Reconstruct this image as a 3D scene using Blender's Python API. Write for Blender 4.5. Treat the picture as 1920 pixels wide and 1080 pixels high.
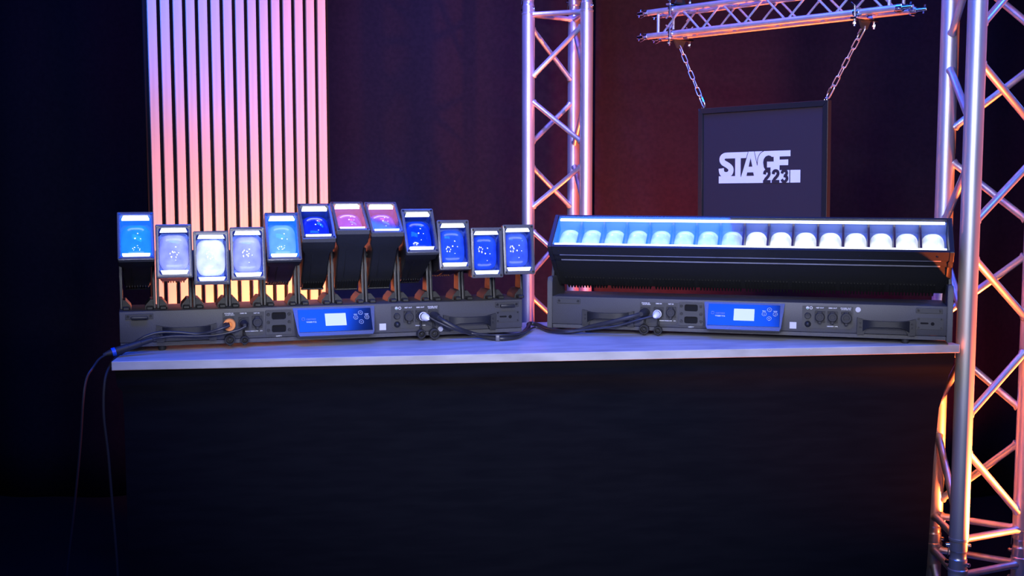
import bpy, bmesh, math, random
from mathutils import Vector, Matrix

for o in list(bpy.data.objects):
    bpy.data.objects.remove(o, do_unlink=True)
scene = bpy.context.scene
COL = scene.collection
random.seed(5)
T = 1.0            # height of the table top above the floor
PI = math.pi

# ------------------------------------------------------------------ camera
cam_data = bpy.data.cameras.new('camera')
cam = bpy.data.objects.new('camera', cam_data)
COL.objects.link(cam)
cam_data.sensor_width = 36.0
cam_data.lens = 2225.0 / 1920.0 * 36.0
cam_data.clip_start = 0.05
cam.location = (0, 0, T + 0.4314)
cam.rotation_euler = (PI / 2 - 0.0927, 0, 0)
scene.camera = cam

# ------------------------------------------------------------------ world, lights, exposure
world = bpy.data.worlds.new('studio_dark')
scene.world = world
world.use_nodes = True
bg = world.node_tree.nodes['Background']
bg.inputs['Color'].default_value = (0.05, 0.08, 0.25, 1)
bg.inputs['Strength'].default_value = 0.02


def area(name, loc, target, size, size_y, power, color, spread=180):
    d = bpy.data.lights.new(name, 'AREA')
    d.shape = 'RECTANGLE'
    d.size = size
    d.size_y = size_y
    d.energy = power
    d.color = color
    d.spread = math.radians(spread)
    o = bpy.data.objects.new(name, d)
    COL.objects.link(o)
    o.location = loc
    o.rotation_euler = (Vector(target) - Vector(loc)).to_track_quat('-Z', 'Y').to_euler()
    return o


def spot(name, loc, target, power, color, angle=60, blend=0.6, radius=0.05):
    d = bpy.data.lights.new(name, 'SPOT')
    d.energy = power
    d.color = color
    d.spot_size = math.radians(angle)
    d.spot_blend = blend
    d.shadow_soft_size = radius
    o = bpy.data.objects.new(name, d)
    COL.objects.link(o)
    o.location = loc
    o.rotation_euler = (Vector(target) - Vector(loc)).to_track_quat('-Z', 'Y').to_euler()
    return o


WHITE = (0.80, 0.82, 1.0)
BLUE = (0.006, 0.085, 1.0)
ORANGE = (1.0, 0.16, 0.03)
# the studio's white key rig around and above the camera: six small lamps
for i, (x, y, z) in enumerate([(-0.75, -0.1, 2.15), (-0.25, -0.2, 2.55), (0.45, -0.2, 2.5),
                               (0.95, -0.1, 2.1), (-0.45, 0.1, 1.62), (0.62, 0.0, 1.60)]):
    spot('key_lamp', (x, y, z), (0.14, 3.35, 1.38), 100, WHITE, 52, 1.0, 0.10)
# blue panels hanging above and in front of the table
area('blue_panel_front', (-0.40, 1.98, 2.98), (-0.35, 3.1, 1.1), 1.4, 0.5, 62, BLUE)
area('blue_panel_top', (0.125, 3.48, 3.0), (0.125, 3.4799, 1.0), 0.77, 0.38, 30, BLUE)
area('pink_panel_top', (-0.27, 3.84, 3.0), (-0.27, 3.8399, 1.0), 0.34, 0.32, 1.8, (1.0, 0.22, 0.25))  # added unseen panel, gives the tilted heads their pink reflection
spot('blue_left_wash', (-1.75, 2.5, 3.1), (-1.12, 3.85, 2.0), 820, (0.04, 0.14, 1.0), 23, 1.0, 0.08)
spot('blue_right_wash', (2.4, 2.6, 2.9), (1.35, 3.3, 1.5), 130, (0.04, 0.14, 1.0), 50, 0.8, 0.08)
spot('blue_curtain_mid', (-0.35, 3.7, 3.3), (-0.35, 5.3, 1.60), 400, (0.10, 0.10, 1.0), 55, 1.0, 0.08)  # this and the next two: added unseen spots washing the curtain blue
spot('blue_curtain_right', (1.9, 3.9, 3.2), (1.45, 5.3, 1.65), 90, (0.06, 0.10, 1.0), 60, 1.0, 0.08)
spot('blue_curtain_left', (-1.75, 3.7, 3.3), (-1.70, 5.25, 1.9), 45, (0.02, 0.12, 1.0), 50, 1.0, 0.08)
# orange washes
spot('orange_floor_panel', (-0.52, 3.50, 0.62), (-0.84, 3.95, 1.10), 200, (1.0, 0.24, 0.03), 90, 1.0, 0.05)
spot('orange_side_panel', (0.05, 3.65, 0.95), (-0.50, 4.1, 1.9), 60, ORANGE, 50, 1.0, 0.05)
spot('orange_top_panel', (0.0, 3.50, 2.95), (-0.50, 4.08, 2.05), 130, (1.0, 0.20, 0.03), 30, 1.0, 0.10)
spot('orange_floor_right', (1.80, 3.13, 0.38), (1.30, 3.22, 1.00), 330, ORANGE, 100, 0.6, 0.04)
spot('orange_floor_truss', (0.50, 4.75, 0.12), (0.25, 4.80, 1.6), 200, ORANGE, 110, 0.8, 0.05)
spot('red_floor_curtain', (0.46, 4.00, 0.30), (0.62, 5.25, 1.45), 330, (1.0, 0.06, 0.06), 50, 1.0, 0.06)  # added unseen spot, reddens the curtain
spot('red_floor_corner', (1.75, 4.70, 0.15), (1.95, 5.25, 1.1), 40, (1.0, 0.06, 0.04), 100, 1.0, 0.06)  # added unseen spot for the dark red backdrop corner

scene.view_settings.view_transform = 'Standard'
scene.view_settings.look = 'None'
scene.view_settings.gamma = 1.0
scene.view_settings.use_curve_mapping = False
scene.view_settings.exposure = 0.0


# ------------------------------------------------------------------ materials
def mat(name, color, rough=0.5, metal=0.0, spec=0.5, coat=0.0, emis=None, estr=0.0):
    m = bpy.data.materials.new(name)
    m.use_nodes = True
    b = m.node_tree.nodes['Principled BSDF']
    b.inputs['Base Color'].default_value = (*color, 1)
    b.inputs['Roughness'].default_value = rough
    b.inputs['Metallic'].default_value = metal
    b.inputs['Specular IOR Level'].default_value = spec
    b.inputs['Coat Weight'].default_value = coat
    if emis:
        b.inputs['Emission Color'].default_value = (*emis, 1)
        b.inputs['Emission Strength'].default_value = estr
    return m


def nodes(m):
    nt = m.node_tree
    return nt, nt.nodes['Principled BSDF']


def noise_mix(m, c1, c2, scale, stretch=(1, 1, 1), detail=4, bump=0.0, lo=0.35, hi=0.65, coord='Object'):
    nt, b = nodes(m)
    tc = nt.nodes.new('ShaderNodeTexCoord')
    mp = nt.nodes.new('ShaderNodeMapping')
    mp.inputs['Scale'].default_value = stretch
    nz = nt.nodes.new('ShaderNodeTexNoise')
    nz.inputs['Scale'].default_value = scale
    nz.inputs['Detail'].default_value = detail
    rp = nt.nodes.new('ShaderNodeValToRGB')
    rp.color_ramp.elements[0].position = lo
    rp.color_ramp.elements[1].position = hi
    rp.color_ramp.elements[0].color = (*c1, 1)
    rp.color_ramp.elements[1].color = (*c2, 1)
    nt.links.new(tc.outputs[coord], mp.inputs['Vector'])
    nt.links.new(mp.outputs['Vector'], nz.inputs['Vector'])
    nt.links.new(nz.outputs['Fac'], rp.inputs['Fac'])
    nt.links.new(rp.outputs['Color'], b.inputs['Base Color'])
    if bump:
        bp = nt.nodes.new('ShaderNodeBump')
        bp.inputs['Strength'].default_value = bump
        bp.inputs['Distance'].default_value = 0.002
        nt.links.new(nz.outputs['Fac'], bp.inputs['Height'])
        nt.links.new(bp.outputs['Normal'], b.inputs['Normal'])
    return m


M = {}
M['alu'] = noise_mix(mat('aluminium', (0.75, 0.75, 0.76), 0.42, 0.75), (0.66, 0.66, 0.68), (0.80, 0.80, 0.82), 30, (1, 1, 0.15))
M['chrome'] = mat('bright_steel', (0.8, 0.8, 0.82), 0.2, 1.0)
M['coupler'] = mat('coupler_aluminium', (0.75, 0.75, 0.77), 0.3, 0.75)
M['tray'] = mat('blue_tinted_reflector', (0.13, 0.19, 0.48), 0.35)  # blue light inside the cells put into the base colour
M['cellwall'] = mat('dark_cell_wall', (0.05, 0.03, 0.05), 0.3)
M['led'] = mat('led_chip_on', (0.9, 0.9, 0.9), 0.3, emis=(0.80, 0.88, 1.0), estr=1.6)  # emission imitates lamp reflections on the lenses
M['weld'] = mat('weld_bead', (0.7, 0.7, 0.72), 0.3, 0.9)
M['black'] = noise_mix(mat('black_powder_coat', (0.03, 0.03, 0.033), 0.45, 0.0, 0.5), (0.012, 0.0125, 0.014), (0.016, 0.0165, 0.019), 400, bump=0.1)
M['case'] = noise_mix(mat('dark_grey_case', (0.055, 0.055, 0.06), 0.5), (0.05, 0.05, 0.055), (0.065, 0.065, 0.07), 500, bump=0.2)
M['bezel'] = noise_mix(mat('grey_bezel', (0.06, 0.062, 0.068), 0.24), (0.085, 0.088, 0.096), (0.105, 0.108, 0.118), 500, bump=0.1)
M['panel'] = mat('connector_plate', (0.035, 0.036, 0.04), 0.45)
M['rubber'] = mat('black_rubber', (0.018, 0.018, 0.02), 0.6)
M['void'] = mat('black_recess', (0.004, 0.004, 0.005), 0.7, 0, 0.2)  # shade inside holes put into the base colour
M['glossblack'] = mat('gloss_black_panel', (0.006, 0.007, 0.010), 0.12, 0, 0.6)
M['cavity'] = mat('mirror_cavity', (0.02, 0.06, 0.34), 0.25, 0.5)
M['screw'] = mat('dark_screw', (0.06, 0.06, 0.065), 0.3, 0.8)
M['print'] = mat('white_print', (0.75, 0.76, 0.8), 0.6)
M['faintprint'] = mat('pale_print', (0.22, 0.26, 0.33), 0.5)
M['sticker'] = mat('white_sticker', (0.55, 0.55, 0.57), 0.5)
M['green'] = mat('green_print', (0.02, 0.35, 0.2), 0.5)
M['orangeplug'] = mat('orange_plug_ring', (1.0, 0.32, 0.06), 0.5)
M['whiteplug'] = mat('white_plug', (0.85, 0.85, 0.9), 0.35)
M['bluering'] = mat('blue_ring', (0.01, 0.09, 0.65), 0.4)
M['cable'] = mat('black_cable', (0.022, 0.022, 0.026), 0.42)
M['tie'] = mat('clear_tie', (0.10, 0.10, 0.11), 0.25)
M['strip'] = mat('led_strip_on', (0.9, 0.9, 0.9), 0.4, emis=(0.86, 0.95, 1.0), estr=2.6)
M['screen'] = mat('lcd_backlight', (0.4, 0.42, 0.5), 0.2, emis=(0.62, 0.72, 1.0), estr=0.55)
M['signboard'] = mat('dark_sign_board', (0.042, 0.030, 0.044), 0.8, 0, 0.2)
M['signframe'] = mat('black_sign_frame', (0.02, 0.02, 0.024), 0.28)
M['signwhite'] = mat('white_logo_print', (0.92, 0.92, 0.95), 0.5)
M['felt'] = mat('black_felt', (0.006, 0.006, 0.007), 0.95, 0, 0.1)
M['curtain'] = noise_mix(mat('black_molton', (0.02, 0.018, 0.02), 0.95, 0, 0.1), (0.012, 0.011, 0.014), (0.016, 0.014, 0.017), 60, detail=6)
M['skirt'] = noise_mix(mat('black_stretch_cloth', (0.011, 0.011, 0.013), 0.9, 0, 0.03), (0.0045, 0.0050, 0.0085), (0.0060, 0.0066, 0.0105), 30, (0.3, 1, 2), detail=6)
M['floor'] = noise_mix(mat('dark_floor', (0.02, 0.02, 0.022), 0.7), (0.002, 0.002, 0.0025), (0.003, 0.003, 0.004), 8)
M['wood'] = noise_mix(mat('pale_ash_veneer', (0.66, 0.57, 0.47), 0.55), (0.44, 0.36, 0.29), (0.55, 0.46, 0.38), 22, (3, 3, 0.12), detail=8, bump=0.1, lo=0.3, hi=0.7)
M['top'] = noise_mix(mat('grey_laminate', (0.42, 0.42, 0.44), 0.42), (0.33, 0.33, 0.35), (0.47, 0.47, 0.49), 9, (1, 3, 3), detail=9, lo=0.3, hi=0.62)

# lamp lenses: studio light on the glass put in as emission, set per lens through the object's colour
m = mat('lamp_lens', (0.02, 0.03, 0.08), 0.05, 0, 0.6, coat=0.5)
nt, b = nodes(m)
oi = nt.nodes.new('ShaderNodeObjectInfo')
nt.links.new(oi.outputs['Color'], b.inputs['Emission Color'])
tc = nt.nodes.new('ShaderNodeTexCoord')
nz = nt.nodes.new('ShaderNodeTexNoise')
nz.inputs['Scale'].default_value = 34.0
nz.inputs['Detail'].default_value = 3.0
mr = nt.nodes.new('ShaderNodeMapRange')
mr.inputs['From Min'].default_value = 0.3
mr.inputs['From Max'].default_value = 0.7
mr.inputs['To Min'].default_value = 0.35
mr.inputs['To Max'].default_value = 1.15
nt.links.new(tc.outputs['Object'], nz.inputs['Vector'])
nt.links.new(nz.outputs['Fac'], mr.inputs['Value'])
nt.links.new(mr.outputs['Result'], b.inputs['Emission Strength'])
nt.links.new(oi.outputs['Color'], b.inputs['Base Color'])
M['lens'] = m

# clear cover glass
m = bpy.data.materials.new('cover_glass')
m.use_nodes = True
nt = m.node_tree
for n in list(nt.nodes):
    nt.nodes.remove(n)
out = nt.nodes.new('ShaderNodeOutputMaterial')
mix = nt.nodes.new('ShaderNodeMixShader')
tr = nt.nodes.new('ShaderNodeBsdfTransparent')
gl = nt.nodes.new('ShaderNodeBsdfGlossy')
gl.inputs['Roughness'].default_value = 0.05
lw = nt.nodes.new('ShaderNodeLayerWeight')
lw.inputs['Blend'].default_value = 0.5
pw = nt.nodes.new('ShaderNodeMath')
pw.operation = 'POWER'
pw.inputs[1].default_value = 5.0
ml = nt.nodes.new('ShaderNodeMath')
ml.operation = 'MULTIPLY_ADD'
ml.inputs[1].default_value = 0.95
ml.inputs[2].default_value = 0.045
nt.links.new(lw.outputs['Facing'], pw.inputs[0])
nt.links.new(pw.outputs[0], ml.inputs[0])
nt.links.new(ml.outputs[0], mix.inputs[0])
nt.links.new(tr.outputs[0], mix.inputs[1])
nt.links.new(gl.outputs[0], mix.inputs[2])
nt.links.new(mix.outputs[0], out.inputs[0])
M['glass'] = m


# ------------------------------------------------------------------ mesh helpers
class MB:
    """collects shapes in one bmesh, then links them as ONE mesh object"""

    def __init__(self):
        self.bm = bmesh.new()

    def box(self, x0, x1, y0, y1, z0, z1, bevel=0.0, seg=1):
        r = bmesh.ops.create_cube(self.bm, size=1.0)
        vs = r['verts']
        for v in vs:
            v.co = Vector((x0 + (v.co.x + 0.5) * (x1 - x0), y0 + (v.co.y + 0.5) * (y1 - y0), z0 + (v.co.z + 0.5) * (z1 - z0)))
        if bevel:
            es = set()
            for v in vs:
                es.update(v.link_edges)
            bmesh.ops.bevel(self.bm, geom=list(es), offset=bevel, segments=seg, affect='EDGES', profile=0.5)
        return self

    def prism(self, pts, f0, f1):
        """polygon pts mapped to 3D by f0 and f1 (front and back copies)"""
        a = [self.bm.verts.new(f0(p)) for p in pts]
        b = [self.bm.verts.new(f1(p)) for p in pts]
        n = len(pts)
        self.bm.faces.new(a)
        self.bm.faces.new(b[::-1])
        for i in range(n):
            self.bm.faces.new((a[i], b[i], b[(i + 1) % n], a[(i + 1) % n]))
        return self

    def prism_xz(self, pts, y0, y1):
        return self.prism(pts, lambda p: (p[0], y0, p[1]), lambda p: (p[0], y1, p[1]))

    def prism_yz(self, pts, x0, x1):
        return self.prism(pts, lambda p: (x0, p[0], p[1]), lambda p: (x1, p[0], p[1]))

    def loft(self, rings, cap=True):
        vs = [[self.bm.verts.new(p) for p in r] for r in rings]
        n = len(rings[0])
        for k in range(len(vs) - 1):
            for i in range(n):
                self.bm.faces.new((vs[k][i], vs[k][(i + 1) % n], vs[k + 1][(i + 1) % n], vs[k + 1][i]))
        if cap:
            self.bm.faces.new(vs[0][::-1])
            self.bm.faces.new(vs[-1])
        return self

    def tube(self, path, rad, seg=12, closed=False, cap=True):
        pts = [Vector(p) for p in path]
        n = len(pts)
        rads = rad if isinstance(rad, (list, tuple)) else [rad] * n
        up = None
        rings = []
        for i, p in enumerate(pts):
            if closed:
                d = (pts[(i + 1) % n] - pts[i - 1]).normalized()
            else:
                d = (pts[min(i + 1, n - 1)] - pts[max(i - 1, 0)]).normalized()
            if up is None:
                up = Vector((0, 0, 1)) if abs(d.z) < 0.9 else Vector((1, 0, 0))
            s = d.cross(up)
            if s.length < 1e-6:
                s = d.cross(Vector((0, 1, 0)))
            s.normalize()
            up = s.cross(d).normalized()
            rings.append([p + (s * math.cos(2 * PI * j / seg) + up * math.sin(2 * PI * j / seg)) * rads[i] for j in range(seg)])
        if closed:
            rings.append(rings[0])
        self.loft(rings, cap=(cap and not closed))
        return self

    def lathe(self, prof, origin, axis, seg=24, cap=True):
        """prof: (distance along axis, radius)"""
        o = Vector(origin)
        ax = Vector(axis).normalized()
        t = Vector((0, 0, 1)) if abs(ax.z) < 0.9 else Vector((1, 0, 0))
        s = ax.cross(t).normalized()
        u = s.cross(ax).normalized()
        rings = [[o + ax * d + (s * math.cos(2 * PI * j / seg) + u * math.sin(2 * PI * j / seg)) * r for j in range(seg)] for d, r in prof]
        self.loft(rings, cap)
        return self

    def poly(self, pts):
        self.bm.faces.new([self.bm.verts.new(p) for p in pts])
        return self

    def mesh(self, name, material, smooth=True):
        bm = self.bm
        bmesh.ops.remove_doubles(bm, verts=bm.verts, dist=1e-6)
        bmesh.ops.recalc_face_normals(bm, faces=bm.faces)
        me = bpy.data.meshes.new(name)
        bm.to_mesh(me)
        bm.free()
        me.materials.append(material)
        if smooth:
            me.polygons.foreach_set('use_smooth', [True] * len(me.polygons))
            me.set_sharp_from_angle(angle=math.radians(35))
        return me

    def build(self, name, material, parent=None, smooth=True):
        return link(name, self.mesh(name, material, smooth), parent)


def link(name, me, parent=None, mw=None):
    o = bpy.data.objects.new(name, me)
    COL.objects.link(o)
    if parent:
        o.parent = parent
    if mw is not None:
        o.matrix_local = mw
    return o


def empty(name, loc=(0, 0, 0), rz=0.0):
    o = bpy.data.objects.new(name, None)
    COL.objects.link(o)
    o.location = loc
    o.rotation_euler = (0, 0, rz)
    return o


def tag(o, label=None, cat=None, group=None, kind=None):
    if label:
        o['label'] = label
    if cat:
        o['category'] = cat
    if group:
        o['group'] = group
    if kind:
        o['kind'] = kind
    return o


def text_mesh(s, size, bold=0.0, align='CENTER'):
    c = bpy.data.curves.new('lettering', 'FONT')
    c.body = s
    c.size = size
    c.offset = bold
    c.align_x = align
    c.align_y = 'CENTER'
    c.resolution_u = 2
    c.extrude = 0.0
    o = bpy.data.objects.new('lettering', c)
    me = bpy.data.meshes.new_from_object(o)
    bpy.data.objects.remove(o)
    return me


def text(s, size, mw, material, parent, name='lettering', bold=0.0, align='CENTER'):
    me = text_mesh(s, size, bold, align)
    me.materials.clear()
    me.materials.append(material)
    return link(name, me, parent, mw)


def front(x, z, y):
    """text lying on a face that looks towards -y"""
    return Matrix.Translation((x, y, z)) @ Matrix.Rotation(PI / 2, 4, 'X')


def smooth_path(pts, sub=6):
    P = [Vector(p) for p in pts]
    P = [P[0] * 2 - P[1]] + P + [P[-1] * 2 - P[-2]]
    out = []
    for i in range(1, len(P) - 2):
        for k in range(sub):
            t = k / sub
            a, b_, c, d = P[i - 1], P[i], P[i + 1], P[i + 2]
            out.append(0.5 * ((2 * b_) + (c - a) * t + (2 * a - 5 * b_ + 4 * c - d) * t * t + (3 * b_ - a - 3 * c + d) * t ** 3))
    out.append(P[-2])
    return out


def rrect(w, h, r, seg=4):
    pts = []
    for cx, cy, a0 in ((w / 2 - r, h / 2 - r, 0), (-w / 2 + r, h / 2 - r, PI / 2), (-w / 2 + r, -h / 2 + r, PI), (w / 2 - r, -h / 2 + r, 1.5 * PI)):
        for k in range(seg + 1):
            a = a0 + k * PI / 2 / seg
            pts.append((cx + r * math.cos(a), cy + r * math.sin(a)))
    return pts


# ------------------------------------------------------------------ setting
fl = MB().box(-5, 5, -2, 8, -0.05, 0).build('floor', M['floor'])
tag(fl, 'dark studio floor under the table', 'floor', kind='structure')


def curtain(name, x0, x1, y, ph, label, amp=0.03, dx=0.0):
    mb = MB()
    nx, nz = int((x1 - x0) / 0.025), 14
    grid = []
    for j in range(nz + 1):
        row = []
        z = 0.01 + 3.6 * j / nz
        for i in range(nx + 1):
            x = x0 + (x1 - x0) * i / nx
            f = amp * math.sin(x * 7.3 + ph + 0.25 * math.sin(z * 1.1)) + amp * 0.6 * math.sin(x * 15.1 + 2 * ph) + amp * 0.4 * math.sin(x * 3.1 - ph)
            row.append(mb.bm.verts.new((x, y + f + dx * (x - x0), z)))
        grid.append(row)
    for j in range(nz):
        for i in range(nx):
            mb.bm.faces.new((grid[j][i], grid[j][i + 1], grid[j + 1][i + 1], grid[j + 1][i]))
    o = mb.build(name, M['curtain'])
    md = o.modifiers.new('thickness', 'SOLIDIFY')
    md.thickness = 0.004
    return tag(o, label, 'curtain', 'black backdrop curtains')


curtain('backdrop_curtain', -4.2, -1.45, 5.25, 0.4, 'black backdrop curtain to the left of the slatted wood panel')
curtain('backdrop_curtain', -1.50, 0.42, 5.36, 1.7, 'black backdrop curtain between slatted panel and far truss tower')
curtain('backdrop_curtain', 0.36, 4.2, 5.25, 2.9, 'black backdrop curtain behind hanging sign and right truss tower')

# ------------------------------------------------------------------ slatted wood panel
pan = empty('slatted_panel', (-1.135, 3.76, 0), math.radians(30))
tag(pan, 'tall panel of pale vertical wood slats on black backing behind the table', 'wall panel')
MB().box(-0.012, 0.60, 0.011, 0.022, 0.0, 2.6).build('backing_board', M['felt'], pan)
sm = MB().box(0, 0.0272, 0, 0.011, 0.0, 2.6, 0.0008).mesh('slat', M['wood'])
for k in range(15):
    s = link('slat', sm, pan)
    s.location = (0.04 * k, 0, 0)

# ------------------------------------------------------------------ triangular truss towers
A_Z = [0.777, 0.268, -0.250]
B_Z = [1.062, 0.523, 0.003, -0.537]


def tower(name, posts, cyc, label, base_c):
    root = empty(name, (base_c[0], base_c[1], 0))
    tag(root, label, 'truss', 'triangular truss towers')
    off = Vector((base_c[0], base_c[1], 0))
    P = [Vector((p[0], p[1], 0)) - off for p in posts]
    R = 0.025
    joints = [T + 1.112, T - 0.580]
    for p in P:
        for z0, z1 in ((0.012, joints[1] - 0.045), (joints[1] + 0.045, joints[0] - 0.045), (joints[0] + 0.045, T + 2.2)):
            MB().lathe([(0, R), (z1 - z0, R)], p + Vector((0, 0, z0)), (0, 0, 1), 32).build('main_tube', M['alu'], root)
        for j in joints:
            # conical coupler: two receivers, groove lines and a steel spigot between them
            c = MB().lathe([(-0.046, R), (-0.046, R + 0.0012), (-0.040, R + 0.0012), (-0.038, R - 0.0015), (-0.012, R - 0.0015), (-0.010, R - 0.003),
                            (-0.004, R - 0.004), (0.004, R - 0.004), (0.010, R - 0.003), (0.012, R - 0.0015), (0.038, R - 0.0015), (0.040, R + 0.0012),
                            (0.046, R + 0.0012), (0.046, R)], p + Vector((0, 0, j)), (0, 0, 1), 32).build('coupler', M['coupler'], root)
            for dz, an in ((-0.025, 2.5), (0.025, 2.9)):
                a = Vector((math.cos(an), math.sin(an), 0))
                q = p + Vector((0, 0, j + dz))
                m_ = MB()
                m_.lathe([(-0.032, 0.004), (-0.030, 0.0055), (0.030, 0.0055), (0.034, 0.004)], q, a, 10)
                tip = q + a * 0.031
                m_.tube(smooth_path([tip + Vector((0, 0, 0.006)), tip + Vector((0.004, -0.004, -0.008)), tip + Vector((0.002, -0.006, -0.03)),
                                     tip + Vector((0.005, -0.003, -0.012))], 4), 0.0011, 6)
                m_.build('pin', M['chrome'], c)
    wm = 0.033

    def brace(a, za, b_, zb):
        A_, B_ = P[a] + Vector((0, 0, T + za)), P[b_] + Vector((0, 0, T + zb))
        d = (B_ - A_).normalized()
        h = Vector((d.x, d.y, 0)).length
        A2, B2 = A_ + d * (0.021 / h), B_ - d * (0.021 / h)
        ln = (B2 - A2).length
        o = MB().lathe([(0, 0.0135), (0.004, 0.0130), (0.010, 0.0100), (ln - 0.010, 0.0100), (ln - 0.004, 0.0130), (ln, 0.0135)], A2, d, 16).build('brace', M['alu'], root)
        return o
    for k in range(3):
        c0, c1 = cyc[k], cyc[(k + 1) % 3]
        for i, za in enumerate(A_Z):
            zb = B_Z[i]
            brace(c0, za + wm, c1, zb - (wm if i else 0.030))
            zb = B_Z[i + 1]
            brace(c0, za - wm, c1, zb + (wm if i < 2 else 0.028))
        for z in (1.067, -0.541, -0.640, -0.985 + 0.05, 1.165):
            brace(c0, z, c1, z)
        brace(c0, -0.665, c1, -0.90)
        brace(c0, 1.20, c1, 1.45)
        brace(c0, 1.76, c1, 1.51)
    # base plate
    MB().box(-0.25, 0.25, -0.25, 0.25, 0.0, 0.012, 0.002).build('base_plate', M['alu'], root)
    return root


def tri(p0, ang, s=0.239):
    x, y = p0
    p1 = (x + s * math.cos(ang + PI / 3), y + s * math.sin(ang + PI / 3))
    p2 = (x + s * math.cos(ang), y + s * math.sin(ang))
    return [p0, p1, p2]


R_T = tri((1.2035, 3.12), math.radians(26))
c = ((R_T[0][0] + R_T[1][0] + R_T[2][0]) / 3, (R_T[0][1] + R_T[1][1] + R_T[2][1]) / 3)
tower('truss_tower', R_T, [0, 2, 1], 'large aluminium truss tower at the right end of the table, lit orange', c)
p0 = (0.0645, 4.724)
L_T = [p0, (p0[0] + 0.239 * math.cos(-0.372), p0[1] + 0.239 * math.sin(-0.372)), (p0[0] + 0.239 * math.cos(0.675), p0[1] + 0.239 * math.sin(0.675))]
c = ((L_T[0][0] + L_T[1][0] + L_T[2][0]) / 3, (L_T[0][1] + L_T[1][1] + L_T[2][1]) / 3)
tower('truss_tower', L_T, [0, 1, 2], 'aluminium truss tower standing behind the table between the two light bars', c)

# ------------------------------------------------------------------ hanging truss beam
beam_ang = math.atan2(-0.736, 0.677)
beam = empty('truss_beam', (0.449, 4.050, T + 0.903), beam_ang)
tag(beam, 'slim four-tube aluminium truss beam hanging above the framed sign', 'truss')
BL, BS = 0.937, 0.078
for y in (0, BS):
    for z in (0, BS):
        MB().lathe([(0, 0.010), (BL, 0.010)], (0, y, z), (1, 0, 0), 20).build('main_tube', M['alu'], beam)
        for s_, x in ((-1, 0), (1, BL)):
            m_ = MB().lathe([(-0.012, 0.0112), (0.004, 0.0112), (0.005, 0.0095), (0.010, 0.0075), (0.034, 0.0065), (0.036, 0.005)], (x, y, z), (s_, 0, 0), 16)
            m_.lathe([(-0.014, 0.0022), (0.014, 0.0022)], (x + s_ * 0.026, y, z), (0, 0.4, 1), 8)
            m_.lathe([(-0.016, 0.0022), (0.016, 0.0022)], (x - s_ * 0.004, y, z), (0, 1, 0.3), 8)
            m_.tube(smooth_path([(x - s_ * 0.004, y - 0.015, z), (x - s_ * 0.010, y - 0.017, z - 0.012), (x + s_ * 0.008, y - 0.017, z - 0.018)], 4), 0.001, 6)
            m_.build('end_coupler', M['chrome'], beam)


def rod(a, b_, r=0.0036):
    a, b_ = Vector(a), Vector(b_)
    return MB().lathe([(0, r), ((b_ - a).length, r)], a, b_ - a, 10).build('brace', M['alu'], beam)


for (y0, z0, y1, z1) in ((0, 0, 0, BS), (BS, 0, BS, BS), (0, 0, BS, 0), (0, BS, BS, BS)):
    rod((0.055, y0, z0), (0.055, y1, z1), 0.005)
    rod((0.90, y0, z0), (0.90, y1, z1), 0.005)
    x = 0.0705
    ph = 0.0 if y0 == y1 == 0 else 0.0
    for k in range(5):
        rod((x, y0, z0), (x + 0.0815, y1, z1))
        rod((x + 0.0815, y1, z1), (x + 0.163, y0, z0))
        x += 0.163


def clamp_set(x, top=False):
    """hanging bracket: half clamps around both lower tubes, bolts, and a drop plate"""
    m_ = MB()
    z = BS if top else 0.0
    sg = 1 if top else -1
    for y in (0, BS):
        m_.lathe([(-0.009, 0.0135), (0.009, 0.0135)], (x, y, z), (1, 0, 0), 16)
        m_.lathe([(-0.020, 0.0035), (0.040, 0.0035)], (x, y - 0.014 if y == 0 else y + 0.014, z), (0, 0, sg), 8)
        m_.lathe([(0.028, 0.006), (0.034, 0.006)], (x, y - 0.014 if y == 0 else y + 0.014, z), (0, 0, sg), 6)
        # wing nut
        yy = y - 0.014 if y == 0 else y + 0.014
        m_.prism_xz([(x - 0.016, z - sg * 0.028), (x - 0.012, z - sg * 0.030), (x, z - sg * 0.020), (x + 0.012, z - sg * 0.030), (x + 0.016, z - sg * 0.028), (x, z - sg * 0.012)], yy - 0.002, yy + 0.002)
    m_.box(x - 0.010, x + 0.010, -0.022, BS + 0.022, z + sg * 0.016 - 0.003, z + sg * 0.016 + 0.003, 0.0008)
    br = m_.build('hanging_bracket', M['chrome'], beam)
    cy = BS / 2
    za = z + sg * 0.018
    MB().prism_yz([(cy - 0.030, za), (cy + 0.030, za), (cy + 0.012, za + sg * 0.026), (cy - 0.012, za + sg * 0.026)], x - 0.003, x + 0.003).build('drop_plate', M['panel'], br)
    return br


clamp_set(0.115)
clamp_set(0.800)
clamp_set(0.115, True)

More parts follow.
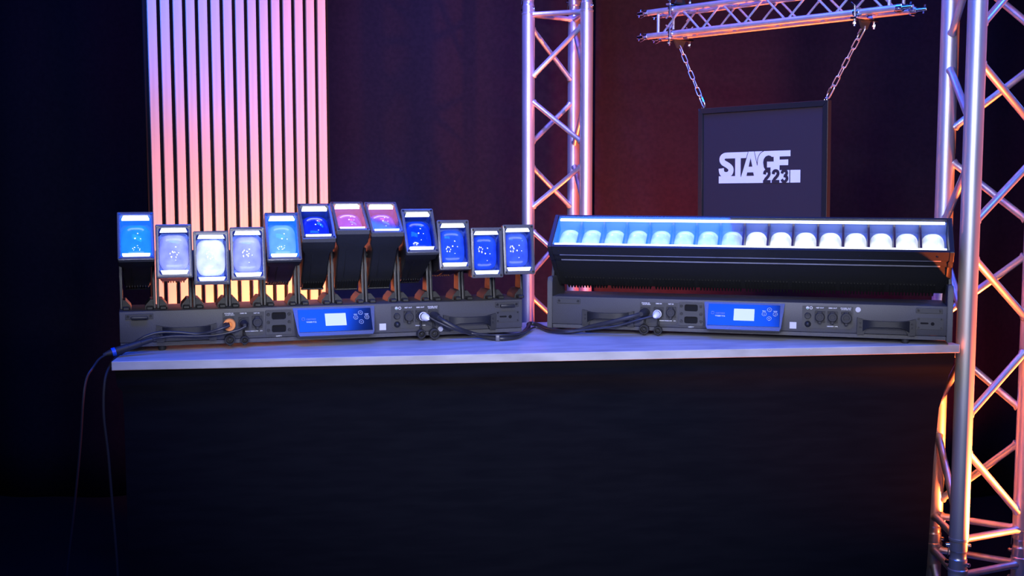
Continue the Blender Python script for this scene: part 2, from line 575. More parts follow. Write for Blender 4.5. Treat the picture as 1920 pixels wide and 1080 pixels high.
# ------------------------------------------------------------------ framed sign
e_b = Vector((0.677, -0.736, 0)).normalized()
n_b = Vector((0.736, 0.677, 0)).normalized()
mid0 = Vector((0.449, 4.050, 0)) + n_b * (BS / 2)
SW, SH = 0.487, 0.49
sign_base = mid0 + e_b * 0.2103 + Vector((0, 0, T + 0.656 - SH))
sign = empty('framed_sign', sign_base, beam_ang)
sign.rotation_euler = (0, -math.radians(0.7), beam_ang)
tag(sign, 'black framed sign with white STAGE 223 logo hanging from two chains', 'sign')
MB().box(0.012, SW - 0.012, -0.002, 0.008, 0.012, SH - 0.012).build('sign_board', M['signboard'], sign)
fw = 0.018
for pts in ([(0, 0), (SW, 0), (SW - fw, fw), (fw, fw)], [(0, SH), (SW, SH), (SW - fw, SH - fw), (fw, SH - fw)],
            [(0, 0), (0, SH), (fw, SH - fw), (fw, fw)], [(SW, 0), (SW, SH), (SW - fw, SH - fw), (SW - fw, fw)]):
    m_ = MB().prism_xz(pts, -0.010, 0.010)
    bmesh.ops.bevel(m_.bm, geom=list(m_.bm.edges), offset=0.0012, segments=1, affect='EDGES')
    m_.build('frame_bar', M['signframe'], sign)
for x in (0.012, SW - 0.014):
    MB().tube([(x + 0.004 * math.cos(a), 0, SH + 0.001 + 0.006 * math.sin(a)) for a in [2 * PI * k / 12 for k in range(12)]], 0.0012, 6, closed=True).build('eyelet', M['chrome'], sign)

# logo print, drawn in the units of a 1613 x 575 box
LX0, LW, LZ1, LH = 0.080, 0.309, 0.2565 + SH - 0.49 + 0.0885, 0.099


def lg(p):
    return (LX0 + (p[0] - 142) / 1613.0 * LW, LZ1 - (p[1] - 140) / 575.0 * LH)


def logo_poly(polys, name, material, y):
    m_ = MB()
    for i, pl in enumerate(polys):
        q = [lg(p) for p in pl]
        m_.poly([(a, y - 0.00001 * i, z) for a, z in q])
    bmesh.ops.triangulate(m_.bm, faces=m_.bm.faces)
    bm = m_.bm
    me = bpy.data.meshes.new(name)
    for f in bm.faces:
        if f.normal.y > 0:
            f.normal_flip()
    bm.to_mesh(me)
    bm.free()
    me.materials.append(material)
    return link(name, me, sign)


def stroke(pts, w):
    """thick polyline as quads with round joints"""
    out = []
    P2 = [Vector((p[0], p[1])) for p in pts]
    n = len(P2)
    lft, rgt = [], []
    for i, p in enumerate(P2):
        d = (P2[min(i + 1, n - 1)] - P2[max(i - 1, 0)]).normalized()
        nn = Vector((-d.y, d.x)) * (w / 2)
        lft.append(p + nn)
        rgt.append(p - nn)
    for i in range(n - 1):
        out.append([tuple(lft[i]), tuple(lft[i + 1]), tuple(rgt[i + 1]), tuple(rgt[i])])
    return out


def dense(pts, sub=5):
    return [(p.x, p.y) for p in smooth_path([(a, b_, 0) for a, b_ in pts], sub)]


def R4(x0, y0, x1, y1):
    return [(x0, y0), (x1, y0), (x1, y1), (x0, y1)]


white = [R4(142, 582, 1050, 715), R4(300, 143, 745, 255), R4(480, 143, 595, 600),
         [(740, 140), (1060, 140), (1060, 600), (600, 600)], R4(930, 140, 1360, 715),
         R4(1250, 140, 1565, 245), R4(1350, 302, 1525, 402), R4(1040, 490, 1550, 715), R4(1566, 490, 1755, 715)]
logo_poly(white, 'logo_lettering', M['signwhite'], -0.0022)
s_pts = dense([(420, 198), (330, 198), (262, 204), (218, 235), (210, 285), (238, 330), (300, 365), (355, 400), (394, 445), (388, 510), (345, 550), (292, 560), (238, 545), (205, 505), (196, 437)])
logo_poly(stroke(s_pts, 108), 'logo_lettering', M['signwhite'], -0.0024)
dark = [[(597, 257), (700, 257), (603, 582), (597, 582)], [(795, 258), (832, 415), (757, 415)], [(730, 520), (850, 520), (866, 582), (715, 582)],
        [(1045, 345), (1055, 285), (1090, 240), (1121, 226), (1121, 500), (1095, 490), (1058, 430)], [(1119, 227), (1150, 218), (1195, 232), (1210, 248), (1210, 330), (1119, 330)], R4(1205, 248, 1250, 330), R4(1119, 437, 1190, 500),
        R4(1552, 490, 1564, 715)]
dark += stroke([(748, 138), (600, 600)], 10) + stroke([(868, 138), (930, 390)], 10)
dark += stroke(dense([(1055, 138), (990, 175), (950, 240), (933, 310), (929, 395)]), 12)
for dx in (0, 172):
    dark += stroke([(a + dx, b_) for a, b_ in dense([(1074, 560), (1084, 515), (1122, 498), (1160, 515), (1166, 560), (1140, 605), (1095, 655), (1074, 712)])], 56)
    dark.append(R4(1048 + dx, 665, 1195 + dx, 717))
dark += stroke(dense([(1415, 550), (1428, 512), (1462, 500), (1500, 518), (1502, 560), (1470, 592)]), 52)
dark += stroke(dense([(1450, 592), (1500, 605), (1512, 650), (1480, 692), (1440, 690), (1412, 655)]), 52)
logo_poly(dark, 'logo_cutout', M['signboard'], -0.0033)

# ------------------------------------------------------------------ chains
def link_mesh(ln, w, r):
    pts = []
    h = ln / 2 - w / 2
    for k in range(7):
        a = -PI / 2 + PI * k / 6
        pts.append((0, w / 2 * math.sin(a), h + w / 2 * math.cos(a)))
    for k in range(7):
        a = PI / 2 + PI * k / 6
        pts.append((0, w / 2 * math.sin(a), -h + w / 2 * math.cos(a)))
    return MB().tube(pts, r, 8, closed=True).mesh('chain_link', M['coupler'])


def chain(a, b_, quick, label):
    a, b_ = Vector(a), Vector(b_)
    root = empty('steel_chain', b_)
    tag(root, label, 'chain', 'chains of the hanging sign')
    small, big = link_mesh(0.034, 0.013, 0.0017), link_mesh(0.044, 0.020, 0.0023)
    d = (b_ - a).normalized()
    tot = (b_ - a).length
    inner = 0.0306
    nlinks = [('q', 0.0394)] * quick[0]
    seq = [big] * quick[0]
    rest = tot - 0.0394 * (quick[0] + quick[1])
    n = max(1, round(rest / inner))
    stp = rest / n
    seq += [small] * n + [big] * quick[1]
    pos = 0.0
    rot = d.to_track_quat('Z', 'Y').to_matrix().to_4x4()
    for i, me in enumerate(seq):
        adv = 0.0394 if me is big else stp
        c_ = a + d * (pos + adv / 2) - b_
        tw = 0.55 if i % 2 == 0 else 0.55 + PI / 2
        o = link('chain_link', me, root)
        o.matrix_local = Matrix.Translation(c_) @ rot @ Matrix.Rotation(tw, 4, 'Z')
        if me is big:
            sl = MB().lathe([(-0.008, 0.0042), (0.008, 0.0042)], (0, 0.010, 0), (0, 0, 1), 6).build('locking_nut', M['chrome'], o)
        pos += adv


def beam_pt(s_, z):
    p = mid0 + e_b * s_
    return (p.x, p.y, T + z)


chain(beam_pt(0.115, 0.866), (mid0 + e_b * 0.2223 + Vector((0, 0, T + 0.663))), (0, 1), 'steel link chain holding the left corner of the framed sign')
chain(beam_pt(0.800, 0.866), (mid0 + e_b * 0.6833 + Vector((0, 0, T + 0.669))), (1, 1), 'steel link chain holding the right corner of the framed sign')

# ------------------------------------------------------------------ table and skirt
TA = 0.1357
TL, TD, TT = 2.1266, 0.62, 0.0216
tab = empty('table', (-0.9437, 2.7666, 0), TA)
tag(tab, 'long table with pale grey laminate top carrying both light bars', 'table')
MB().box(0, TL, 0, TD, T - TT, T, 0.0012).build('table_top', M['top'], tab)
for lx in (0.16, TL - 0.22):
    for ly in (0.10, TD - 0.10):
        MB().lathe([(0, 0.02), (T - TT, 0.02)], (lx, ly, 0), (0, 0, 1), 16).build('leg', M['black'], tab)

mb = MB()
rows = [(T - TT - 0.0005, 0.006, 0.008), (T - 0.050, 0.008, 0.010), (T - 0.062, 0.010, 0.013), (T - 0.075, 0.020, 0.016), (T - 0.12, 0.022, 0.028), (T - 0.17, 0.022, 0.042),
        (T - 0.30, 0.022, 0.052), (T - 0.45, 0.022, 0.056), (T - 0.60, 0.026, 0.060), (T - 0.80, 0.04, 0.075), (0.004, 0.05, 0.085)]
nx = 60
rings = []
for z, il, ir in rows:
    ring = []
    x0, x1 = il, TL - ir
    yf = 0.006 + il * 0.6
    yb = TD - 0.006 - il * 0.4
    for i in range(nx + 1):
        t = i / nx
        wob = 0.0022 * math.sin(t * 23 + z * 9) * math.sin(t * PI) + (0.003 * math.sin(t * 9 + z * 60) * math.sin(t * PI) if z > T - 0.2 else 0)
        ring.append((x0 + (x1 - x0) * t, yf + wob, z))
    for i in range(nx + 1):
        t = 1 - i / nx
        ring.append((x0 + (x1 - x0) * t, yb, z))
    rings.append(ring)
mb.loft(rings)
sk = mb.build('table_skirt', M['skirt'])
sk.location = (-0.9437, 2.7666, 0)
sk.rotation_euler = (0, 0, TA)
tag(sk, 'black stretch cloth skirt hanging from the grey table top to the floor', 'table skirt')

# ------------------------------------------------------------------ light bar housings
FLEN, FDEP, FZ0, FZ1 = 1.045, 0.165, 0.012, 0.1013


def screw(mb, x, z, y, r=0.0032):
    mb.lathe([(0, r), (0.0012, r * 0.9), (0.0012, r * 0.45), (0.0006, r * 0.4)], (x, y, z), (0, -1, 0), 10)


def screws(lst, parent, y, r=0.0032):
    for x, z in lst:
        m_ = MB()
        screw(m_, x, z, y, r)
        m_.build('screw', M['screw'], parent)


def connector(parent, x, z, kind):
    """chassis socket with its flange; kind: 'cap' closed rubber cap, 'open' bare ring"""
    m_ = MB()
    m_.prism_xz([(x + a, z + b_) for a, b_ in rrect(0.0265, 0.0315, 0.002)], -0.0045, -0.001)
    m_.lathe([(0.0045, 0.0125), (0.011, 0.0120), (0.011, 0.0095), (0.006, 0.0090)], (x, 0, z), (0, -1, 0), 24)
    o = m_.build('socket', M['rubber'], parent)
    for a, b_ in ((-0.0105, 0.0125), (0.0105, -0.0125)):
        k = MB()
        screw(k, x + a, z + b_, -0.0045, 0.0022)
        k.build('screw', M['screw'], o)
    if kind != 'open':
        r = 0.0118 if kind == 'cap' else 0.0138
        k = MB().lathe([(0.009, r), (0.0135, r), (0.015, r - 0.0015), (0.015, r * 0.55), (0.0145, r * 0.5)], (x, 0, z), (0, -1, 0), 28)
        k.box(x - 0.004, x + 0.004, -0.013, -0.006, z - r - 0.006, z - r + 0.002, 0.001)
        k.box(x - 0.006, x + 0.006, -0.012, -0.005, z + r - 0.002, z + r + 0.003, 0.001)
        if kind == 'power':
            k.box(x - 0.009, x + 0.009, -0.0158, -0.0145, z - 0.0022, z - 0.0012)
        k.build('rubber_cap', M['rubber'], o)
    return o


def hanging_cap(parent, x, z, r, xs, zs, tilt=0.0):
    """open rubber dust cap hanging on its strap below a used socket"""
    m_ = MB()
    ax = Vector((tilt, -1, -0.15))
    m_.lathe([(0, r * 0.8), (0.002, r), (0.012, r), (0.013, r * 0.92), (0.013, r * 0.72), (0.004, r * 0.66)], (x, -0.008, z), ax, 24)
    m_.lathe([(0.004, r * 0.30), (0.010, r * 0.28), (0.0105, r * 0.2)], (x, -0.008, z), ax, 14)
    m_.tube(smooth_path([(xs, -0.006, zs), (xs + (x - xs) * 0.4, -0.012, (zs + z) / 2 + 0.004), (x, -0.008, z + r * 0.7)], 4), 0.0028, 8)
    m_.box(x - 0.004, x + 0.004, -0.016, -0.008, z - r - 0.004, z - r + 0.002, 0.001)
    return m_.build('dust_cap', M['rubber'], parent)


def plate_with_holes(outer, holes, y0, y1, name, material, parent):
    bm = bmesh.new()
    loops = [outer] + holes
    edges = []
    for lp in loops:
        vs = [bm.verts.new((p[0], y0, p[1])) for p in lp]
        for i in range(len(vs)):
            edges.append(bm.edges.new((vs[i], vs[(i + 1) % len(vs)])))
    bmesh.ops.triangle_fill(bm, use_beauty=True, use_dissolve=False, edges=edges)
    r = bmesh.ops.extrude_face_region(bm, geom=bm.faces[:])
    for v in [g for g in r['geom'] if isinstance(g, bmesh.types.BMVert)]:
        v.co.y = y1
    m_ = MB()
    m_.bm.free()
    m_.bm = bm
    return m_.build(name, material, parent)


def handle(parent, x):
    z0 = 0.0225
    end = [(0, 0.0435), (0.022, 0.0385), (0.026, 0.020), (0.017, 0.0), (0, 0.0)]
    o = None
    for flip in (0, 1):
        pl = [((x + 0.145 - a) if flip else (x + a), z0 + b_) for a, b_ in end]
        e_ = MB().prism_xz(pl, -0.008, 0.0).build('handle' if not flip else 'end_block', M['black'], o or parent)
        o = o or e_
    bar = MB()
    rings = []
    for k in range(13):
        t = k / 12
        xx = x + 0.014 + 0.117 * t
        b_ = abs(2 * t - 1)
        d = -0.024 + 0.016 * b_ ** 4
        zc_hi = z0 + 0.0385 - 0.0015 * (1 - b_ ** 2)
        zc_lo = z0 + 0.020 - 0.014 * b_ ** 5
        rings.append([(xx, d, zc_hi), (xx, d + 0.012, zc_hi), (xx, d + 0.012, zc_lo), (xx, d, zc_lo + 0.002)])
    bar.loft(rings)
    bar.build('grip', M['black'], o)
    for xx in (0.008, 0.137):
        screws([(x + xx, z0 + 0.030), (x + xx, z0 + 0.019)], o, -0.008, 0.0025)
    return o


def make_base(root, latch, sticker, line1):
    """the housing shared by both light bars, front face on the plane y = 0"""
    base = MB().box(0, FLEN, 0, FDEP, 0.0235, FZ1, 0.0022, 2).build('housing', M['case'], root)
    MB().box(0.001, FLEN - 0.001, 0.0012, FDEP - 0.0012, FZ0, 0.0228, 0.001).build('bottom_pan', M['case'], root)
    for fx in (0.10, FLEN - 0.10):
        for fy in (0.018, FDEP - 0.03):
            MB().lathe([(0, 0.008), (0.004, 0.0095), (FZ0, 0.0095)], (fx, fy, 0), (0, 0, 1), 16).build('rubber_foot', M['rubber'], root)
    # corner plates
    for x0, flip in ((0.0145, 0), (0.968, 1)):
        m_ = MB().box(x0, x0 + 0.066, -0.0022, 0.0005, 0.0820, 0.0953, 0.0006)
        p = m_.build('slide_plate', M['panel'], root)
        screws([(x0 + 0.006, 0.0887), (x0 + 0.060, 0.0887)], p, -0.0022, 0.0036)
        if latch:
            MB().box(x0 + 0.013, x0 + 0.053, -0.011, -0.002, 0.0815, 0.0895, 0.002, 2).build('latch', M['black'], p)
    handle(root, 0.0875)
    handle(root, 0.8225)
    # connector plate with the inputs
    pl = MB().prism_xz([(0.248, 0.091), (0.352, 0.091), (0.352, 0.0385), (0.346, 0.0315), (0.248, 0.0315)], -0.0012, 0.0005).build('input_plate', M['panel'], root)
    for s_, x, z, sz in (('POWER IN', 0.264, 0.0885, 0.0046), ('100-240V 50/60Hz', 0.266, 0.0848, 0.0030), ('DMX IN', 0.300, 0.0880, 0.0046), ('NET IN', 0.333, 0.0875, 0.0046),
                         ('DMX/RDM TERMINATED', 0.318, 0.0415, 0.0034), ('ETH', 0.344, 0.0415, 0.0034)):
        text(s_, sz, front(x, z, -0.0016), M['print'], pl, bold=0.0001)
    connector(pl, 0.2635, 0.063, 'open')
    connector(pl, 0.3000, 0.063, 'open')
    connector(pl, 0.3340, 0.065, 'cap')
    # plate with two holes; black pads put their depth shade into colour
    ox, oz = 0.3885, 0.0625
    holes = [[(ox + a, oz + dz + b_) for a, b_ in rrect(0.036, 0.0185, 0.005)] for dz in (0.0165, -0.0165)]
    sp = plate_with_holes([(ox + a, oz + b_) for a, b_ in rrect(0.067, 0.0635, 0.004)], holes, -0.0040, 0.0005, 'safety_plate', M['panel'], root)
    for dz in (0.0165, -0.0165):
        MB().prism_xz([(ox + a, oz + dz + b_) for a, b_ in rrect(0.0358, 0.0183, 0.005)], -0.0005, 0.0006).build('slot', M['void'], sp)
    screws([(ox + sx * 0.0265, oz + dz) for sx in (-1, 1) for dz in (0.0205, 0, -0.0205)], sp, -0.0040, 0.0044)
    text('SAFETY', 0.0046, front(ox, 0.0262, -0.0006), M['print'], sp, bold=0.0001)
    # display wedge
    dx0, dx1 = 0.424, 0.637
    cx = (dx0 + dx1) / 2
    ytop, ztop, ybot, zbot = -0.002, 0.0972, -0.046, 0.0290
    m_ = MB()
    def section(tx, y, z):
        return (cx + tx, y, z)
    hw, hb = (dx1 - dx0) / 2, (dx1 - dx0) / 2 - 0.0085
    topL = [(-hw, 0.0005, 0.0980), (hw, 0.0005, 0.0980)]
    ring_f = [(-hw, ytop, ztop), (hw, ytop, ztop), (hb, ybot + 0.004, zbot + 0.0062), (hb - 0.004, ybot, zbot), (-hb + 0.004, ybot, zbot), (-hb, ybot + 0.004, zbot + 0.0062)]
    ring_b = [(-hw, 0.001, ztop), (hw, 0.001, ztop), (hb, 0.001, 0.022), (hb - 0.006, 0.001, 0.0165), (-hb + 0.006, 0.001, 0.0165), (-hb, 0.001, 0.022)]
    ring_m = [(-hw, ytop + 0.002, ztop - 0.001), (hw, ytop + 0.002, ztop - 0.001), (hb + 0.002, ybot + 0.014, zbot + 0.003), (hb - 0.003, ybot + 0.010, zbot - 0.0035), (-hb + 0.003, ybot + 0.010, zbot - 0.0035), (-hb - 0.002, ybot + 0.014, zbot + 0.003)]
    m_.loft([[section(*p) for p in ring_f], [section(*p) for p in ring_m], [section(*p) for p in ring_b]])
    disp = m_.build('display_unit', M['bezel'], root)
    # frame of the slanted face: x along the bar, v upwards on the face, w out of it
    up = Vector((0, ytop - ybot, ztop - zbot)).normalized()
    nrm = Vector((1, 0, 0)).cross(up)
    cen = Vector((cx, (ytop + ybot) / 2, (ztop + zbot) / 2))
    MW = Matrix(((1, up.x, nrm.x, cen.x), (0, up.y, nrm.y, cen.y), (0, up.z, nrm.z, cen.z), (0, 0, 0, 1)))

    def slab(x0, x1, v0, v1, w0, w1, name, material, par, bev=0.0):
        k = MB().box(x0, x1, v0, v1, w0, w1, bev)
        me = k.mesh(name, material)
        return link(name, me, par, MW)
    gl_ = slab(-0.0945, 0.0945, -0.0300, 0.0345, -0.0005, 0.0012, 'display_panel', M['glossblack'], disp, 0.0004)
    slab(-0.0260, 0.0280, -0.0140, 0.0210, 0.0010, 0.0016, 'screen', M['screen'], disp)
    off = Matrix.Translation
    text('cameo', 0.0095, MW @ off((-0.062, 0.007, 0.0016)), M['faintprint'], disp)
    text(line1, 0.0060, MW @ off((-0.062, -0.002, 0.0016)), M['print'], disp, bold=0.00012)
    lm_ = MB()
    for a in range(4):
        b0, b1 = a * PI / 2 + 0.25, (a + 1) * PI / 2 - 0.25
    k = MB()
    sq = rrect(0.0075, 0.0075, 0.002)
    k.tube([(-0.082 + a, 0.0072 + b_, 0.0016) for a, b_ in sq], 0.0005, 5, closed=True)
    link('logo_mark', k.mesh('logo_mark', M['faintprint']), disp, MW)
    for bx, bv, an, cap in ((0.067, 0.0205, PI / 2, None), (0.0535, 0.0075, PI, 'MENU'), (0.0825, 0.0075, 0, 'ENTER'), (0.067, -0.0055, -PI / 2, None)):
        k = MB()
        k.tube([(bx + 0.0056 * math.cos(t), bv + 0.0056 * math.sin(t), 0.0016) for t in [2 * PI * q / 24 for q in range(24)]], 0.00045, 5, closed=True)
        k.tube([(bx + 0.0028 * math.cos(an + t), bv + 0.0028 * math.sin(an + t), 0.0016) for t in (0, 2.094, 4.189)], 0.00042, 5, closed=True)
        link('button', k.mesh('button', M['print']), disp, MW)
        if cap:
            text(cap, 0.0034, MW @ off((bx, bv + 0.0085, 0.0016)), M['print'], disp, bold=0.0001)
    # blank white sticker
    MB().box(0.650, 0.6675, -0.0006, 0.0004, 0.031, 0.0485).build('white_sticker', M['sticker'], root)
    # output plate
    px0, px1 = 0.682, 0.812
    pl = MB().prism_xz([(px0, 0.0935), (px1, 0.0935), (px1, 0.0415), (px1 - 0.007, 0.0340), (px0 + 0.008, 0.0340), (px0 + 0.002, 0.0365), (px0, 0.0430)], -0.0012, 0.0005).build('output_plate', M['panel'], root)
    for s_, x, z, sz in (('NET OUT', 0.7275, 0.0885, 0.0046), ('DMX OUT', 0.7600, 0.0885, 0.0046), ('POWER OUT', 0.7935, 0.0890, 0.0046), ('100-240V MAX 16A', 0.7935, 0.0855, 0.0030), ('DMX/RDM  5-PIN', 0.7600, 0.0400, 0.0036)):
        text(s_, sz, front(x, z, -0.0016), M['print'], pl, bold=0.0001)
    for x, mt in ((0.6955, M['sticker']), (0.7045, M['sticker'])):
        MB().lathe([(0, 0.0040), (0.0006, 0.0040)], (x, -0.0012, 0.0880), (0, -1, 0), 18).build('symbol_dot', mt, pl)
    MB().lathe([(0, 0.0022), (0.0004, 0.0022)], (0.7045, -0.0018, 0.0880), (0, -1, 0), 14).build('symbol', M['panel'], pl)
    MB().box(0.6935, 0.6975, -0.0021, -0.0017, 0.0848, 0.0868).build('symbol', M['green'], pl)
    MB().lathe([(0, 0.0085), (0.005, 0.0080), (0.006, 0.0068), (0.0055, 0.002)], (0.6965, -0.001, 0.0670), (0, -1, 0), 24).build('fuse_cap', M['rubber'], pl)
    MB().lathe([(0, 0.0082), (0.004, 0.0080), (0.009, 0.0060), (0.012, 0.0032), (0.0125, 0.001)], (0.6970, -0.001, 0.0452), (0, -1, 0), 24).build('vent_knob', M['black'], pl)
    connector(pl, 0.7275, 0.0652, 'cap')
    # lock plate
    lp = MB().prism_xz([(1.0035 + a, 0.0555 + b_) for a, b_ in rrect(0.065, 0.0295, 0.002)], -0.0012, 0.0005).build('lock_plate', M['panel'], root)
    screws([(1.0035 + sx * 0.028, 0.0555 + sz * 0.011) for sx in (-1, 1) for sz in (-1, 1)], lp, -0.0012, 0.0022)
    MB().prism_xz([(0.990 + a, 0.0558 + b_) for a, b_ in rrect(0.020, 0.0045, 0.002)], -0.0015, -0.001).build('slot', M['void'], lp)  # black pads for slot and keyhole, their shade put into colour
    MB().lathe([(0, 0.0046), (0.0008, 0.0046)], (1.010, -0.0010, 0.0548), (0, -1, 0), 18).build('keyhole', M['void'], lp)
    # round sticker
    st = MB().lathe([(0, 0.0068), (0.0005, 0.0068)], (sticker[0], -0.0002, sticker[1]), (0, -1, 0), 28).build('round_sticker', M['sticker'], root)
    return pl


# ------------------------------------------------------------------ left light bar: twelve tilting heads
barL = empty('moving_head_bar', (-0.97, 2.9105, T), 0.3008)
tag(barL, 'black light bar with twelve separately tilted square heads on the left of the table', 'stage light')
outL = make_base(barL, True, (0.8152, 0.0282), 'W600 P12')
connector(outL, 0.7600, 0.0655, 'open')
connector(outL, 0.7950, 0.0645, 'open')
hanging_cap(barL, 0.2644, 0.0253, 0.0135, 0.2635, 0.045)
hanging_cap(barL, 0.3010, 0.0230, 0.0105, 0.3000, 0.045)
hanging_cap(barL, 0.7584, 0.0205, 0.0120, 0.7600, 0.048, 0.1)
hanging_cap(barL, 0.7947, 0.0200, 0.0140, 0.7950, 0.048)

HR, HH, HWD = 0.1266, 0.1328, 0.0858
PY, PZ = 0.080, 0.2267


def rect_ring(a, w, h, cu=0.0, ch=0.004):
    w, h = w / 2, h / 2
    return [(-w + ch, -a, cu - h), (w - ch, -a, cu - h), (w, -a, cu - h + ch), (w, -a, cu + h - ch), (w - ch, -a, cu + h), (-w + ch, -a, cu + h), (-w, -a, cu + h - ch), (-w, -a, cu - h + ch)]


CU = -0.0023
mb = MB()
secs = [(HR - 0.010, 0.0845, 0.1300, CU, 0.001), (HR - 0.040, 0.0835, 0.1270, CU, 0.002), (0.064, 0.0680, 0.1120, CU, 0.003), (0.0, 0.0660, 0.1080, CU, 0.003), (-0.045, 0.0650, 0.1020, CU, 0.004), (-0.083, 0.0600, 0.078, CU, 0.006)]
# open-fronted shell: outer loft, rear cap, then inner cavity
outer = [rect_ring(*s_) for s_ in secs]
inner = [rect_ring(HR - 0.010, 0.0745, 0.118, CU, 0.001), rect_ring(HR - 0.040, 0.0740, 0.110, CU, 0.004)]
mb.loft(list(reversed(outer)) + inner)
body_me = mb.mesh('head', M['black'])

# bezel ring
bz = bmesh.new()
mb = MB()
ro, ri = rect_ring(HR, HWD, HH, CU, 0.0022), rect_ring(HR, 0.0725, 0.1160, CU, 0.004)
ro2, ri2 = rect_ring(HR - 0.012, HWD, HH, CU, 0.0022), rect_ring(HR - 0.012, 0.0725, 0.1160, CU, 0.004)
rf = rect_ring(HR + 0.0008, HWD - 0.003, HH - 0.003, CU, 0.0022)
mb.loft([ro2, ro, rf, [(x, y - 0.0008, z) for x, y, z in ri], ri2, ro2], cap=False)
bezel_me = mb.mesh('bezel', M['bezel'])

# dome lens, rounded square
mb = MB()
rings = []
NS = 40
for k in range(9):
    t = k / 8.0
    rr = math.cos(t * PI / 2 * 0.985)
    ring = []
    for j in range(NS):
        a = 2 * PI * j / NS
        cx_, sx_ = math.cos(a), math.sin(a)
        e_ = 0.52
        px = math.copysign(abs(cx_) ** e_, cx_) * 0.0350
        pz = math.copysign(abs(sx_) ** e_, sx_) * 0.0455
        q = rr ** 0.9
        bx, bz_ = cx_ * 0.037 * q, sx_ * 0.046 * q
        w_ = min(1, t * 1.1)
        ring.append((px * q * (1 - w_) + bx * w_ if t > 0.02 else px, -(HR - 0.034 + 0.024 * math.sin(t * PI / 2)), CU + (pz * q * (1 - w_) + bz_ * w_ if t > 0.02 else pz)))
    rings.append(ring)
mb.loft(rings)
lens_me = mb.mesh('lens', M['lens'])
# added emissive dots for the studio lamps mirrored on the lens front
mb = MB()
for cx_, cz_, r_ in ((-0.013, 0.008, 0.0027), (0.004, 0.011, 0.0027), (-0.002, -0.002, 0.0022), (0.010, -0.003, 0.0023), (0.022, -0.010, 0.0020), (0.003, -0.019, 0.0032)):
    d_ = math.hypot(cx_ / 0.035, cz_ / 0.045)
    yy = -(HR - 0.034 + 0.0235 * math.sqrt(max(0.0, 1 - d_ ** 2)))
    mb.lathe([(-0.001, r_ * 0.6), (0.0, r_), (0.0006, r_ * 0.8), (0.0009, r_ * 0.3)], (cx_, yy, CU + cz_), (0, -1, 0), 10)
glint_me = mb.mesh('led_chips', M['led'])

# cavity lining behind and around the lens
mb = MB()
r0 = rect_ring(HR - 0.0108, 0.0728, 0.1165, CU, 0.003)
r1 = rect_ring(HR - 0.0380, 0.0720, 0.1000, CU, 0.008)
mb.loft([r0, r1], cap=False)
mb.bm.faces.new([mb.bm.verts.new(p) for p in r1])
cav_me = mb.mesh('cavity', M['cavity'])

strip_me = {}
for s_ in (1, -1):
    mb = MB()
    zc = CU + s_ * 0.0522
    pl = [(-0.0325, zc - s_ * 0.0045), (0.0325, zc - s_ * 0.0045), (0.0285, zc + s_ * 0.0045), (-0.0285, zc + s_ * 0.0045)]
    mb.prism_xz(pl, -(HR - 0.0015), -(HR - 0.0105))
    strip_me[s_] = mb.mesh('led_strip', M['strip'])
pane_me = MB().box(-0.0360, 0.0360, -(HR - 0.0006), -(HR - 0.0012), CU - 0.0578, CU + 0.0578).mesh('glass_pane', M['glass'])
mb = MB()
screw(mb, 0, 0, 0, 0.0030)
scr_me = mb.mesh('screw', M['screw'])
# rear louvres on the underside and on the back
mb = MB()
for k in range(9):
    x = -0.026 + 0.0065 * k
    mb.prism([(0.080, -0.0415), (0.045, -0.0540), (0.045, -0.0490), (0.080, -0.0365)], lambda p, x=x: (x - 0.0013, p[0], CU + p[1] - 0.0012), lambda p, x=x: (x + 0.0013, p[0], CU + p[1] - 0.0012))
mb.box(-0.030, 0.030, 0.079, 0.0835, CU - 0.0445, CU - 0.0385, 0.001)
vent_me = mb.mesh('vent_louvres', M['black'])
mb = MB()
mb.box(-0.010, 0.010, -(HR - 0.030), -(HR - 0.042), CU - 0.0630, CU - 0.0560, 0.002)
mb.box(-0.012, -0.0105, -0.060, 0.030, CU - 0.0570, CU - 0.0545)
latch_me = mb.mesh('filter_latch', M['black'])

# yoke arm: tapered upright with an angled foot
def arm_mesh(sgn):
    m_ = MB()
    prof = [(PY - 0.030, FZ1), (PY + 0.030, FZ1), (PY + 0.020, PZ - 0.030), (PY + 0.016, PZ + 0.012), (PY + 0.006, PZ + 0.020), (PY - 0.010, PZ + 0.018), (PY - 0.016, PZ - 0.020), (PY - 0.020, PZ - 0.045)]
    x0, x1 = sgn * 0.0365, sgn * 0.0430
    m_.prism_yz(prof, min(x0, x1), max(x0, x1))
    bmesh.ops.bevel(m_.bm, geom=list(m_.bm.edges), offset=0.001, segments=1, affect='EDGES')
    return m_.mesh('yoke_arm', M['black'])


def foot_mesh(sgn):
    m_ = MB()
    pts = [(sgn * 0.0365, FZ1), (sgn * 0.0365, FZ1 + 0.024), (sgn * 0.030, FZ1 + 0.024), (sgn * 0.018, FZ1 + 0.010), (sgn * 0.016, FZ1)]
    m_.prism_xz(pts, PY - 0.034, PY + 0.040)
    m_.box(min(sgn * 0.020, sgn * 0.0365), max(sgn * 0.020, sgn * 0.0365), PY - 0.058, PY - 0.030, FZ1, FZ1 + 0.009, 0.002)
    return m_.mesh('foot', M['black'])


arm_me = {s_: arm_mesh(s_) for s_ in (1, -1)}
foot_me = {s_: foot_mesh(s_) for s_ in (1, -1)}

